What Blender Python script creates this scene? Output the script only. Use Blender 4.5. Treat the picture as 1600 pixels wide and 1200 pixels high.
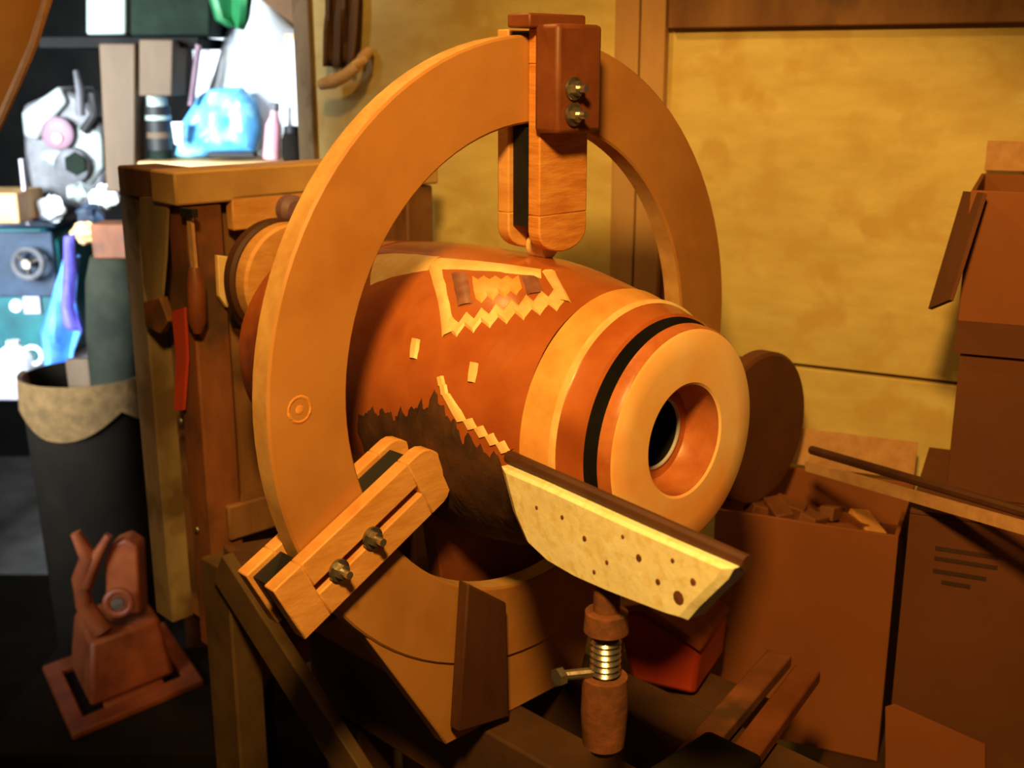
import bpy, math, random
from mathutils import Vector as V, Matrix
random.seed(7)
scn = bpy.context.scene
col = scn.collection
for o in list(bpy.data.objects): bpy.data.objects.remove(o)

# ------------------------------------------------------------ camera
FPX = 1800.0; PITCH = 0.26524; EYE = V((0, 0, 1.55))
cd = bpy.data.cameras.new('camera'); cam = bpy.data.objects.new('camera', cd); col.objects.link(cam)
cam.location = EYE; cam.rotation_euler = (math.pi/2 - PITCH, 0, 0)
cd.sensor_width = 36; cd.lens = FPX/1600*36; cd.clip_start = .02
scn.camera = cam
cd.dof.use_dof = True; cd.dof.focus_distance = 1.02; cd.dof.aperture_fstop = 7.1
# ------------------------------------------------------------ world, lamps, exposure
w = bpy.data.worlds.new('world'); scn.world = w; w.use_nodes = True
bg = w.node_tree.nodes['Background']; bg.inputs[0].default_value = (1, .50, .22, 1); bg.inputs[1].default_value = .036
def lamp(name, kind, loc, target, power, color, **kw):
    d = bpy.data.lights.new(name, kind); d.energy = power; d.color = color
    for k, v in kw.items(): setattr(d, k, v)
    o = bpy.data.objects.new(name, d); col.objects.link(o); o.location = loc
    o.rotation_euler = (V(target) - V(loc)).to_track_quat('-Z', 'Y').to_euler()
    return o
RCB = (-.30, 1.22, 2.12)
# the clamp work lamp (tungsten) above and left of the lathe
lamp('work_lamp', 'SPOT', (-.06, .04, 2.06), (.15, 1.15, 1.19), 100, (1, .56, .125),
     spot_size=math.radians(54), spot_blend=.42, shadow_soft_size=.07)
# bare bulb over the headstock, behind the ring
lamp('ceiling_bulb', 'POINT', RCB, (0, 0, 0), 13, (1, .56, .13), shadow_soft_size=.04)
# daylight of the workshop window over on the left
lamp('window_daylight', 'AREA', (-1.75, .95, 1.7), (-1.0, 3.1, 1.32), 40, (.80, .92, 1), shape='RECTANGLE', size=1.0, size_y=1.0, spread=math.radians(62))
scn.view_settings.view_transform = 'Standard'; scn.view_settings.look = 'None'
scn.view_settings.exposure = 0.0; scn.view_settings.gamma = 1.0; scn.view_settings.use_curve_mapping = False

# ------------------------------------------------------------ places
cP, sP = math.cos(PITCH), math.sin(PITCH)
def ray(px, py):
    u = (600 - py)/FPX; r = (px - 800)/FPX
    return V((r, cP + u*sP, -sP + u*cP))
def at(px, py, Y):
    d = ray(px, py); return EYE + d*(Y/d.y)
def at_z(px, py, z):
    d = ray(px, py); return EYE + d*((z - EYE.z)/d.z)
AZ = 0.7752
RC = EYE + V((.024, 1.069, -.2687))                    # centre of the steady-rest ring, front face
N = V((math.sin(AZ), -math.cos(AZ), 0))                # lathe axis, towards the tailstock end
H = V((math.cos(AZ), math.sin(AZ), 0))                 # across the bed
Z = V((0, 0, 1))
def F(L, a, b): return RC + N*L + H*a + Z*b
AX = (-.004, -.036)                                    # spindle axis (a, b)
def on_ring(px, py, L=0.):
    d = ray(px, py); t = (RC + N*L - EYE).dot(N)/d.dot(N); q = EYE + d*t - RC
    return q.dot(H), q.z

# ------------------------------------------------------------ materials
MATS = {}
def mat(name, c1, c2=None, scale=20, stretch=(1, 1, 1), rough=.6, bump=.15, metal=0, rot=(0, 0, 0), lo=.35, hi=.68, coat=0, spec=.4,
        c3=None, s3=6, trans=0):
    m = bpy.data.materials.new(name); m.use_nodes = True; nt = m.node_tree; b = nt.nodes['Principled BSDF']
    b.inputs['Roughness'].default_value = rough; b.inputs['Metallic'].default_value = metal
    b.inputs['Specular IOR Level'].default_value = spec; b.inputs['Coat Weight'].default_value = coat
    b.inputs['Transmission Weight'].default_value = trans
    c2 = c2 or tuple(x*.75 for x in c1)
    tc = nt.nodes.new('ShaderNodeTexCoord'); mp = nt.nodes.new('ShaderNodeMapping'); nz = nt.nodes.new('ShaderNodeTexNoise')
    mp.inputs['Scale'].default_value = stretch; mp.inputs['Rotation'].default_value = rot
    nz.inputs['Scale'].default_value = scale; nz.inputs['Detail'].default_value = 6; nz.inputs['Roughness'].default_value = .6
    rp = nt.nodes.new('ShaderNodeValToRGB'); rp.color_ramp.elements[0].position = lo; rp.color_ramp.elements[1].position = hi
    rp.color_ramp.elements[0].color = (*c2, 1); rp.color_ramp.elements[1].color = (*c1, 1)
    l = nt.links.new
    l(tc.outputs['Object'], mp.inputs[0]); l(mp.outputs[0], nz.inputs[0]); l(nz.outputs['Fac'], rp.inputs[0])
    out = rp.outputs[0]
    if c3:
        n2 = nt.nodes.new('ShaderNodeTexNoise'); n2.inputs['Scale'].default_value = s3; n2.inputs['Detail'].default_value = 3
        r2 = nt.nodes.new('ShaderNodeValToRGB'); r2.color_ramp.elements[0].position = .52; r2.color_ramp.elements[1].position = .66
        r2.color_ramp.elements[0].color = (0, 0, 0, 1); r2.color_ramp.elements[1].color = (1, 1, 1, 1)
        mx = nt.nodes.new('ShaderNodeMixRGB'); mx.inputs[2].default_value = (*c3, 1)
        l(tc.outputs['Object'], n2.inputs[0]); l(n2.outputs['Fac'], r2.inputs[0]); l(r2.outputs[0], mx.inputs[0]); l(out, mx.inputs[1]); out = mx.outputs[0]
    l(out, b.inputs['Base Color'])
    if bump:
        bp = nt.nodes.new('ShaderNodeBump'); bp.inputs['Strength'].default_value = bump; bp.inputs['Distance'].default_value = .004
        l(nz.outputs['Fac'], bp.inputs['Height']); l(bp.outputs[0], b.inputs['Normal'])
    MATS[name] = m
    return m
mat('ply_ring', (.46, .21, .062), (.36, .145, .037), 9, (1, 1, 1), .5, .05, c3=(.44, .19, .05), s3=14)
mat('ply_edge', (.62, .36, .14), (.48, .24, .08), 40, (1, 1, 1), .6, .1)
mat('lath', (.72, .36, .12), (.58, .25, .065), 26, (1, 1, 3), .5, .25)
mat('rough_sawn', (.70, .30, .075), (.50, .17, .03), 22, (1, 1, 5), .6, .5)
mat('stained_block', (.20, .055, .018), (.13, .032, .010), 24, (1, 1, 1), .5, .15)
mat('dark_brown', (.085, .028, .012), (.05, .016, .008), 20, (1, 1, .4), .6, .2)
mat('log', (.50, .145, .035), (.32, .068, .014), 8, (1, 1, 1), .28, .12, c3=(.20, .036, .010), s3=5.5, coat=.3)
mat('log_rear', (.52, .14, .03), (.30, .06, .012), 12, (1, 1, 1), .25, .15, c3=(.18, .035, .01), s3=9, coat=.4)
mat('bark', (.085, .032, .014), (.03, .012, .008), 30, (1, 1, 1), .7, .6)
mat('sapwood', (.86, .60, .30), (.74, .43, .16), 45, (1, 1, 1), .45, .1)
mat('pale_band', (.80, .40, .12), (.66, .27, .06), 30, (1, 1, 1), .4, .08)
mat('purple_heart', (.33, .14, .10), (.20, .07, .05), 40, (1, 1, 1), .4, .1)
mat('end_grain', (.95, .62, .30), (.88, .46, .16), 10, (1, 1, 1), .38, .05, c3=(.88, .36, .10), s3=8)
mat('bore', (.52, .17, .05), (.34, .08, .02), 24, (1, 1, 1), .4, .15)
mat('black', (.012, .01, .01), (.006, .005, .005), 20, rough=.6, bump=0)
mat('cream_paint', (.90, .84, .62), (.84, .74, .46), 40, rough=.45, bump=.3, c3=(.80, .66, .36), s3=120)
mat('rust', (.22, .07, .025), (.10, .035, .015), 60, rough=.7, bump=.4)
mat('steel', (.42, .37, .30), (.22, .17, .13), 60, rough=.35, bump=.15, metal=.9)
mat('bolt', (.55, .52, .45), (.35, .3, .25), 60, rough=.3, bump=.1, metal=.9)
mat('wall_ply', (.72, .58, .24), (.58, .43, .15), 9, (1, 1, 3), .75, .12, c3=(.58, .40, .13), s3=16)
mat('wall_trim', (.52, .31, .14), (.42, .22, .09), 14, (1, 1, .3), .7, .1)
mat('old_wood', (.28, .13, .05), (.15, .06, .022), 14, (1, 1, .25), .7, .3, c3=(.10, .045, .02), s3=11)
mat('old_wood_pale', (.62, .38, .16), (.46, .25, .09), 12, (1, 1, 1), .6, .2)
mat('old_wood_red', (.26, .085, .03), (.13, .04, .016), 16, (1, 1, .4), .7, .3, c3=(.08, .035, .018), s3=12)
mat('grey_wood', (.34, .24, .13), (.18, .12, .06), 14, (1, 1, .3), .75, .3, c3=(.12, .07, .03), s3=12)
mat('bed_wood', (.10, .042, .016), (.05, .02, .009), 10, (1, 1, 1), .7, .25)
mat('olive_wood', (.115, .062, .021), (.065, .033, .012), 12, (1, 1, 1), .7, .25)
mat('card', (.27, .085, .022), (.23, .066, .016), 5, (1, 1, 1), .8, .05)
mat('card_shaded', (.15, .045, .018), (.11, .032, .012), 8, rough=.85, bump=.05)  # darkened card: the hanging flap's shade is put into the colour
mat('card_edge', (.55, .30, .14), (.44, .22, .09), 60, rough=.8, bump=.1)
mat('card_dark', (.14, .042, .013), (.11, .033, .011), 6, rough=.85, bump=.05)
mat('card_print', (.05, .018, .008), (.04, .014, .006), 20, rough=.8, bump=0)
mat('iron_red', (.36, .085, .02), (.20, .042, .012), 18, rough=.5, bump=.25)
mat('red_plastic', (.52, .06, .02), (.40, .04, .015), 14, rough=.4, bump=.05)
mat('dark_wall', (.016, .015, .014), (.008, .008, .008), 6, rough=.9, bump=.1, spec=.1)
mat('concrete', (.30, .28, .27), (.18, .165, .155), 7, rough=.85, bump=.2)
mat('grey_green', (.36, .43, .39), (.27, .33, .30), 8, rough=.5, bump=.05)
mat('dark_green', (.012, .022, .014), (.006, .010, .007), 10, rough=.8, bump=.05, spec=.1)
mat('green', (.02, .22, .07), (.012, .13, .04), 12, rough=.5, bump=.1)
mat('machine_white', (.36, .40, .39), (.17, .19, .18), 16, rough=.5, bump=.1)
mat('machine_grey', (.14, .135, .145), (.06, .058, .066), 20, rough=.5, bump=.15)
mat('mauve', (.24, .13, .17), (.13, .07, .10), 20, rough=.5, bump=.1)
mat('teal', (.010, .14, .15), (.005, .06, .075), 10, rough=.4, bump=.1)
mat('navy', (.02, .045, .09), (.01, .02, .04), 20, rough=.6, bump=.1)
mat('blue_cloth', (.14, .42, .95), (.05, .20, .75), 14, rough=.8, bump=.3)
mat('violet_cloth', (.16, .14, .72), (.08, .06, .45), 18, rough=.8, bump=.3)
mat('white_plastic', (.94, .96, .98), (.86, .92, .96), 14, rough=.4, bump=.2)
mat('cyan_bag', (.16, .62, .95), (.10, .40, .95), 12, (2.5, 1, .5), .35, .3, c3=(.40, .90, .98), s3=16)
mat('pink', (.85, .42, .48), (.7, .3, .38), 20, rough=.5, bump=.1)
mat('lilac_grey', (.50, .47, .56), (.38, .35, .44), 12, rough=.5, bump=.1)
mat('burlap', (.20, .11, .035), (.11, .06, .018), 40, rough=.9, bump=.5)
mat('tarp', (.030, .032, .020), (.014, .016, .011), 12, rough=.85, bump=.3, spec=.15)
mat('bin', (.016, .011, .007), (.009, .007, .005), 10, rough=.9, bump=.1, spec=.1)
mat('brown_board', (.13, .078, .042), (.085, .05, .026), 10, (1, 1, .3), .7, .15)
mat('overhead', (.42, .15, .016), (.30, .09, .008), 6, rough=.85, bump=.1, spec=.1)
mat('brown_cloth', (.20, .105, .05), (.12, .06, .028), 10, (1, 1, .3), .9, .3)
mat('disc_brown', (.14, .045, .018), (.09, .028, .012), 12, rough=.6, bump=.1)
def glow(name, c, s):
    m = bpy.data.materials.new(name); m.use_nodes = True; b = m.node_tree.nodes['Principled BSDF']
    b.inputs['Base Color'].default_value = (.8, .85, .9, 1); b.inputs['Emission Color'].default_value = (*c, 1); b.inputs['Emission Strength'].default_value = s
    MATS[name] = m
glow('daylight_pane', (.86, .95, 1), .95)

# ------------------------------------------------------------ mesh helpers
class MB:
    def __init__(s): s.v = []; s.f = []; s.sm = []
    def add(s, vs, fs, smooth=False):
        k = len(s.v); s.v += [V(p) for p in vs]
        for q in fs: s.f.append(tuple(i + k for i in q)); s.sm.append(smooth)
        return s
    def box(s, c, ex, ey, ez):                     # centre, three half-axis vectors
        c, ex, ey, ez = V(c), V(ex), V(ey), V(ez)
        p = [c + ex*i + ey*j + ez*k for k in (-1, 1) for j in (-1, 1) for i in (-1, 1)]
        return s.add(p, [(0, 2, 3, 1), (4, 5, 7, 6), (0, 1, 5, 4), (2, 6, 7, 3), (0, 4, 6, 2), (1, 3, 7, 5)])
    def bar(s, p, q, wid, thk, side):              # square bar p-q; side = direction of its width
        p, q = V(p), V(q); d = (q - p).normalized(); sd = V(side); sd = (sd - d*sd.dot(d)).normalized(); t = d.cross(sd)
        return s.box((p + q)/2, (q - p)/2, sd*wid/2, t*thk/2)
    def prism(s, poly, off, smooth=False):         # planar polygon swept by off
        n = len(poly); a = [V(p) for p in poly]; b = [p + V(off) for p in a]
        return s.add(a + b, [tuple(range(n - 1, -1, -1)), tuple(range(n, 2*n))] + [(i, (i + 1) % n, n + (i + 1) % n, n + i) for i in range(n)], smooth)
    def grid(s, rows, smooth=True, wrap=False):
        n = len(rows[0]); vs = [p for r in rows for p in r]; fs = []
        for i in range(len(rows) - 1):
            for j in range(n if wrap else n - 1):
                k = (j + 1) % n; fs.append((i*n + j, i*n + k, (i + 1)*n + k, (i + 1)*n + j))
        return s.add(vs, fs, smooth)
    def rev(s, o, ax, prof, seg=48, smooth=True, wob=None, u0=None):   # revolve (t along axis, radius)
        o, ax = V(o), V(ax).normalized(); u = V(u0) if u0 else (Z if abs(ax.z) < .9 else V((1, 0, 0)))
        u = (u - ax*u.dot(ax)).normalized(); v = ax.cross(u); rows = []
        for t, r in prof:
            rows.append([o + ax*t + (u*math.cos(q) + v*math.sin(q))*(r*(wob(t, q) if wob else 1)) for q in [2*math.pi*i/seg for i in range(seg)]])
        return s.grid(rows, smooth, True)
    def disc(s, o, ax, r, thk, seg=32):
        return s.rev(o, ax, [(0, 1e-5), (0, r*.96), (thk*.1, r), (thk*.9, r), (thk, r*.96), (thk, 1e-5)], seg, False)
    def tube(s, pts, r, seg=8):
        pts = [V(p) for p in pts]; rows = []; n = len(pts); up = V((.31, .17, .93)).normalized()
        for i, p in enumerate(pts):
            d = (pts[min(i + 1, n - 1)] - pts[max(i - 1, 0)]).normalized(); a = (up - d*up.dot(d)).normalized(); b = d.cross(a)
            rr = r[i] if isinstance(r, (list, tuple)) else r
            rows.append([p + (a*math.cos(q) + b*math.sin(q))*rr for q in [2*math.pi*k/seg for k in range(seg)]])
        k0 = len(s.v); s.grid(rows, True, True)
        s.f.append(tuple(k0 + i for i in range(seg - 1, -1, -1))); s.sm.append(False)
        s.f.append(tuple(k0 + (n - 1)*seg + i for i in range(seg))); s.sm.append(False)
        return s
    def torus(s, o, ax, R, r, seg=36, k=10):
        return s.rev(o, ax, [(r*math.sin(2*math.pi*i/k), R + r*math.cos(2*math.pi*i/k)) for i in range(k + 1)], seg, True)

def build(name, mb, m, parent=None, bevel=0, base=None, kind=None):
    off = V(base) if base is not None else (V(parent['_b']) if parent else V((0, 0, 0)))
    me = bpy.data.meshes.new(name); me.from_pydata([tuple(p - off) for p in mb.v], [], mb.f)
    me.polygons.foreach_set('use_smooth', mb.sm); me.update()
    import bmesh
    bm = bmesh.new(); bm.from_mesh(me); bmesh.ops.recalc_face_normals(bm, faces=bm.faces); bm.to_mesh(me); bm.free()
    me.set_sharp_from_angle(angle=math.radians(32)); me.materials.append(MATS[m]); o = bpy.data.objects.new(name, me); col.objects.link(o)
    o['_b'] = tuple(off)
    if parent: o.parent = parent
    else: o.location = off
    if bevel:
        b = o.modifiers.new('bevel', 'BEVEL'); b.width = bevel; b.segments = 2; b.limit_method = 'ANGLE'
    if kind: o['kind'] = kind
    return o
def tag(o, label, cat, group=None):
    o['label'] = label; o['category'] = cat
    if group: o['group'] = group
    return o
def thing(name, label, cat, base, group=None):
    o = bpy.data.objects.new(name, None); col.objects.link(o); o.location = base; o['_b'] = tuple(base)
    o.empty_display_size = .05
    return tag(o, label, cat, group)
def struct(name, mb, m, parent=None, bevel=0):
    return build(name, mb, m, parent, bevel, None, None if parent else 'structure')

# ============================================================ the setting
struct('floor', MB().box((0, 3.0, -.02), (3.5, 0, 0), (0, 3.4, 0), (0, 0, .02)), 'concrete')
fm = build('floor_dark_sheet', MB().box((-.9, 2.35, .004), (1.3, 0, 0), (0, 1.02, 0), (0, 0, .004)), 'bin'); tag(fm, 'black sheet painting shade on the floor under the stool', 'sheet')  # added black sheet: paints the near floor's shade over the daylit concrete
# panelled wall behind the lathe
WA = math.radians(28); WD = V((math.cos(WA), -math.sin(WA), 0)); WN = V((-math.sin(WA), -math.cos(WA), 0))
WP = V((.36, 1.62, 0))
def on_wall(px, py, d=0.):
    r = ray(px, py); q = WP + WN*d; t = (q - EYE).dot(WN)/r.dot(WN); return EYE + r*t
def wq(px, py): p = on_wall(px, py); return (p - WP).dot(WD), p.z
s_edge = wq(478, 300)[0]; s_bat = wq(1020, 100)[0]; zj = wq(1250, 572)[1]; zt = wq(1250, 42)[1]
wall = struct('wall_back', MB().box(WP + WD*((s_edge + 1.0)/2) + Z*1.2 - WN*.05, WD*((1.0 - s_edge)/2), WN*.03, Z*1.2), 'wall_trim')
def wpanel(s0, s1, z0, z1, m='wall_ply', d0=-.02, d1=0., name='panel'):
    return build(name, MB().box(WP + WD*((s0 + s1)/2) + Z*((z0 + z1)/2) + WN*((d0 + d1)/2), WD*((s1 - s0)/2), WN*((d1 - d0)/2), Z*((z1 - z0)/2)), m, wall, .002)
g = .0025
wpanel(s_edge + .02, s_bat - g, zj + g, 2.4); wpanel(s_bat + g, 1.0, zj + g, 2.4)
wpanel(s_edge + .02, s_bat - g, 0.0, zj - g); wpanel(s_bat + g, 1.0, 0.0, zj - g)
sb0, sb1 = wq(966, 60)[0], wq(1046, 60)[0]
sm = (sb0 + sb1)/2
wpanel(sb0, sm - .002, 0, 2.4, 'wall_trim', 0, .014, 'batten'); wpanel(sm + .002, sb1, 0, 2.4, 'wall_trim', 0, .018, 'batten')
wpanel(sb1 + .004, 1.0, zt, zt + .09, 'old_wood', 0, .02, 'rail')  # dark board in place of the lampshade's shadow band along the wall top
wpanel(s_edge - .002, s_edge + .03, 0, 2.4, 'grey_wood', -.08, .012, 'end_board')
# dark shop wall far behind on the left, with a daylight window
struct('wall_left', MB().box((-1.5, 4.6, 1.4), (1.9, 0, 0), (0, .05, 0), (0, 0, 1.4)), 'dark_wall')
wy = 4.52; wx0, wx1 = at(318, 100, wy).x, at(520, 100, wy).x; wz0, wz1 = at(400, 260, wy).z, at(400, -60, wy).z
win = struct('window_1', MB().box(((wx0 + wx1)/2, wy, (wz0 + wz1)/2), ((wx1 - wx0)/2, 0, 0), (0, .008, 0), (0, 0, (wz1 - wz0)/2)), 'daylight_pane')
fr = MB()
for x in (wx0, wx1): fr.box((x, wy - .02, (wz0 + wz1)/2), (.025, 0, 0), (0, .025, 0), (0, 0, (wz1 - wz0)/2 + .025))
for z in (wz0, wz1): fr.box(((wx0 + wx1)/2, wy - .02, z), ((wx1 - wx0)/2, 0, 0), (0, .025, 0), (0, 0, .025))
build('window_frame', fr, 'white_plastic', win)
build('glazing_bar', MB().box(((wx0 + wx1)/2 + .02, wy - .02, (wz0 + wz1)/2), (.012, 0, 0), (0, .015, 0), (0, 0, (wz1 - wz0)/2)), 'white_plastic', win)

# ============================================================ steady rest: ring, foot, sliding arms
rest = thing('steady_rest', 'big round plywood steady rest ring with wooden arms holding the turned log', 'steady rest', F(-.01, 0, -.363))
R1, R0, T = .300, .2237, .024
rg = MB(); S = 96
A = [2*math.pi*i/S for i in range(S)]
def cir(L, r): return [F(L, r*math.cos(q), r*math.sin(q)) for q in A]
rg.grid([cir(0, R0 + .002), cir(0, R1 - .002)], False, True); rg.grid([cir(-T, R1 - .002), cir(-T, R0 + .002)], False, True)
rg.grid([cir(0, R1 - .002), cir(-.002, R1)], True, True); rg.grid([cir(-T + .002, R1), cir(-T, R1 - .002)], True, True)
rg.grid([cir(0, R0 + .002), cir(-.002, R0)], True, True); rg.grid([cir(-T + .002, R0), cir(-T, R0 + .002)], True, True)
ring = build('ring', rg, 'ply_ring', rest)
e = MB(); e.grid([cir(-.002, R1), cir(-T + .002, R1)], True, True); build('outer_edge', e, 'ply_edge', ring)
e = MB(); e.grid([cir(-.002, R0), cir(-T + .002, R0)], True, True); build('inner_edge', e, 'ply_edge', ring)
# knot in the ring face
ka, kb = on_ring(468, 640)
build('knot', MB().rev(F(.0002, ka, kb), N, [(.0, .009), (.0006, .0105), (.0, .012)], 24), 'rough_sawn', ring)
build('knot_heart', MB().rev(F(.0002, ka, kb), N, [(.0, .004), (.0005, .003), (.0006, .0001)], 16), 'rough_sawn', ring)
fp = [(-.217, -.205), (-.130, -.345), (-.120, -.363), (.075, -.363), (.10, -.262), (.05, -.2925), (0, -.2985), (-.05, -.295), (-.10, -.282), (-.15, -.258), (-.19, -.231)]
build('foot', MB().prism([F(-.003, a, b) for a, b in fp], N*(-.018)), 'ply_ring', rest, .002)
def arm(ang, rin, rout, wid, aoff=0., mfront='lath', slot=True, thick=.015):
    """a pair of laths, one each side of the ring, with dark packing between, bolted through"""
    ca, sa = math.cos(ang), math.sin(ang)
    def G(L, r, t): return F(L, ca*r - sa*(t + aoff), sa*r + ca*(t + aoff))
    hw = wid/2; sw = .0045; e0 = .035
    for L0, nm, mm in ((.0005, 'front_lath', mfront), (-T - .0005 - thick, 'back_lath', 'lath')):
        mb = MB(); o1, o2 = rin + e0, rout - .03
        if slot:
            for s in (-1, 1):
                mb.prism([G(L0, o1, s*sw), G(L0, o2, s*sw), G(L0, o2, s*hw), G(L0, o1, s*hw)], N*thick)
        else: mb.prism([G(L0, o1, -hw), G(L0, o2, -hw), G(L0, o2, hw), G(L0, o1, hw)], N*thick)
        mb.prism([G(L0, o1 + .0005, -hw)] + [G(L0, rin + .02 - .02*math.cos(q), hw*math.sin(q)) for q in [-math.pi/2 + math.pi*i/10 for i in range(11)]] + [G(L0, o1 + .0005, hw)], N*thick)
        mb.prism([G(L0, o2 - .0005, -hw), G(L0, rout, -hw), G(L0, rout, hw), G(L0, o2 - .0005, hw)], N*thick)
        build(nm, mb, mm, rest, .0015)
    for r0, r1 in ((rin + .024, R0 - .004), (R1 + .003, rout - .004)):
        build('packing', MB().prism([G(-.001, r0, -hw*.86), G(-.001, r1, -hw*.86), G(-.001, r1, hw*.86), G(-.001, r0, hw*.86)], -N*(T - .002)), 'black', rest)
    rl = MB().rev(G(-T + .001, rin + .003, 0), N, [(0, .002), (0, .011), (.002, .0125), (.020, .0125), (.022, .011), (.022, .002)], 20)
    build('roller', rl, 'sapwood', rest)
    return G
GL = arm(math.radians(207.5), .146, .338, .060)
GT = arm(math.radians(90), .106, .305, .064, aoff=-.018, mfront='rough_sawn', slot=False)
GR = arm(math.radians(330), .128, .338, .060)
def bolts(G, rs, L):
    for r in rs:
        b = build('bolt', MB().tube([G(-T - .03, r, 0), G(L + .016, r, 0)], .0035, 10), 'bolt', rest)
        build('washer', MB().disc(G(L, r, 0), N, .010, .0025, 20), 'steel', b)
        build('nut', MB().rev(G(L + .0025, r, 0), N, [(0, 1e-4), (0, .0065), (.006, .0065), (.006, 1e-4)], 6, False), 'bolt', b)
bolts(GL, (.283, .243), .016); bolts(GR, (.283, .243), .016)
# dark clamp block on the outside of the upper arm
cb = MB().box(F(.0305, .006, .262), H*.0285, N*.0145, Z*.046); build('clamp_block', cb, 'stained_block', rest, .004)
bolts(lambda L, r, t: F(L, -.004, r), (.254, .232), .0455)
build('top_cap', MB().box(F(.006, .004, .311), H*.036, N*.014, Z*.006), 'stained_block', rest, .002)
# dark upright stands in for the foot's shadow stripe; red-brown gusset behind it
build('shadow_stripe', MB().prism([F(.002, *on_ring(x, y, .002)) for x, y in ((716, 905), (776, 935), (781, 1112), (702, 1136))], N*.014), 'dark_brown', rest, .002)
build('gusset', MB().prism([F(-.05, *on_ring(x, y, -.05)) for x, y in ((676, 800), (770, 800), (880, 880), (880, 960), (700, 980))], N*(-.02)), 'stained_block', rest, .002)

# ============================================================ the turned log
axo = F(0, *AX)
log = thing('turned_log', 'orange-brown turned hollow log with pale jagged sapwood patch and ringed end', 'turned log', axo + Z*-.13)
PROF = [(-.34, .116), (-.30, .122), (-.26, .126), (-.2, .1305), (-.15, .1355), (-.1, .1385), (-.05, .1385), (0, .137), (.03, .1335), (.06, .128), (.08, .124), (.10, .1195)]
def rad(L):
    for (a, ra), (b, rb) in zip(PROF, PROF[1:]):
        if a <= L <= b: return ra + (rb - ra)*(L - a)/(b - a)
    return PROF[-1][1] if L > 0 else PROF[0][1]
def wob(t, q): return 1 + .006*math.sin(3*q + t*9) + .004*math.sin(7*q - t*20)
def SP(L, th, d=0.):                                   # point on the log's skin; th from +H towards +Z
    r = rad(L)*wobN(L, th) + d
    return axo + N*L + (H*math.cos(th) + Z*math.sin(th))*r
def wobN(L, th): return wob(L, th)
def revlog(prof, seg=96):
    mb = MB(); rows = []
    for L, r in prof:
        rows.append([axo + N*L + (H*math.cos(q) + Z*math.sin(q))*r*wob(L, q) for q in [2*math.pi*i/seg for i in range(seg)]])
    return mb.grid(rows, True, True)
split = -.205
back = [(-.34, .02)] + [(L, rad(L)) for L in [-.34 + .015*i for i in range(18)] if L < split - .004] + [(split, rad(split)), (split + .0005, rad(split) - .002)]
build('rear_section', revlog(back), 'log_rear', log)
front = [(split + .0005, rad(split) - .002), (split + .003, rad(split))] + [(L, rad(L)) for L in [split + .008 + .011*i for i in range(30)] if L < .10] + [(.10, .1195)]
build('body', revlog(front), 'log', log)
build('shoulder_band', MB().rev(axo, N, [(.10, .1195), (.1012, .1203), (.115, .1165), (.128, .1130)], 96), 'pale_band', log)
build('bright_bead', MB().rev(axo, N, [(.128, .1130), (.1295, .1150), (.1325, .1147), (.1345, .112)], 96), 'sapwood', log)
build('red_band', MB().rev(axo, N, [(.1345, .112), (.136, .111), (.1555, .106), (.1575, .1035)], 96), 'log', log)
build('groove', MB().rev(axo, N, [(.1575, .1035), (.158, .086), (.1675, .086), (.168, .098)], 96), 'black', log)
build('end_rim', MB().rev(axo, N, [(.168, .098), (.169, .0998), (.178, .0985), (.1805, .0965)], 96), 'bore', log)
er = build('end_ring', MB().rev(axo, N, [(.1805, .0965), (.182, .094), (.1824, .075), (.182, .051), (.1805, .0488)], 96), 'end_grain', log)
br = build('bore_step', MB().rev(axo, N, [(.1805, .0488), (.165, .0472), (.151, .0445), (.149, .043), (.149, .0325)], 96), 'bore', log)
build('bore_lip', MB().torus(axo + N*.149, N, .0322, .0018, 64, 8), 'lilac_grey', br)
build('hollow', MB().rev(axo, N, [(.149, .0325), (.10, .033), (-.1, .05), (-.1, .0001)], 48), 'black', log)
def surf(px, py):
    """where a sight line meets the log's skin -> (L, theta)"""
    d = ray(px, py).normalized(); t = .5
    while t < 1.8:
        q = EYE + d*t - axo; L = q.dot(N); a = q.dot(H); r = math.hypot(a, q.z)
        if -.34 < L < .10 and r <= rad(L)*wob(L, math.atan2(q.z, a)): return L, math.atan2(q.z, a) % (2*math.pi)
        t += .0008
    return None
#print('SURF', [(p, surf(*p)) for p in ((640, 400), (690, 402), (740, 406), (790, 412), (846, 420),(664,420),(846,436))])
def inlay(name, left, right, m, d=.0016):
    """strip between two px polylines laid on the log's skin"""
    rows = []
    for p, q in zip(left, right):
        a, b = surf(*p), surf(*q)
        if not a or not b: continue
        rows.append([SP(a[0] + (b[0] - a[0])*k/4, a[1] + (b[1] - a[1])*k/4, d if 0 < k < 4 else -.0004) for k in range(5)])
    if len(rows) > 1: build(name, MB().grid(rows, True), m, log)
def zig(p, q, n, amp, ph=0):
    out = []
    for i in range(2*n + 1):
        t = i/(2*n); s = amp if (i + ph) % 2 else -amp
        out.append((p[0] + (q[0] - p[0])*t, p[1] + (q[1] - p[1])*t + s))
    return out
inlay('zigzag_strip', zig((706, 500), (868, 452), 7, 7), zig((700, 524), (884, 478), 7, 7), 'sapwood')
inlay('side_strip', [(668, 418), (676, 445), (684, 475), (688, 505), (690, 528)], [(692, 420), (698, 445), (704, 475), (709, 500), (714, 516)], 'sapwood')
inlay('corner_strip', [(846, 424), (856, 440), (866, 455), (872, 470)], [(868, 424), (876, 440), (886, 458), (894, 474)], 'sapwood')
inlay('top_strip', [(640, 400), (690, 402), (740, 406), (790, 412), (846, 420)], [(664, 420), (700, 422), (740, 424), (790, 428), (846, 436)], 'sapwood')
inlay('rear_sapwood', [(590, 396), (620, 394), (650, 396), (690, 400)], [(578, 450), (606, 438), (640, 430), (668, 424)], 'sapwood')
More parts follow.
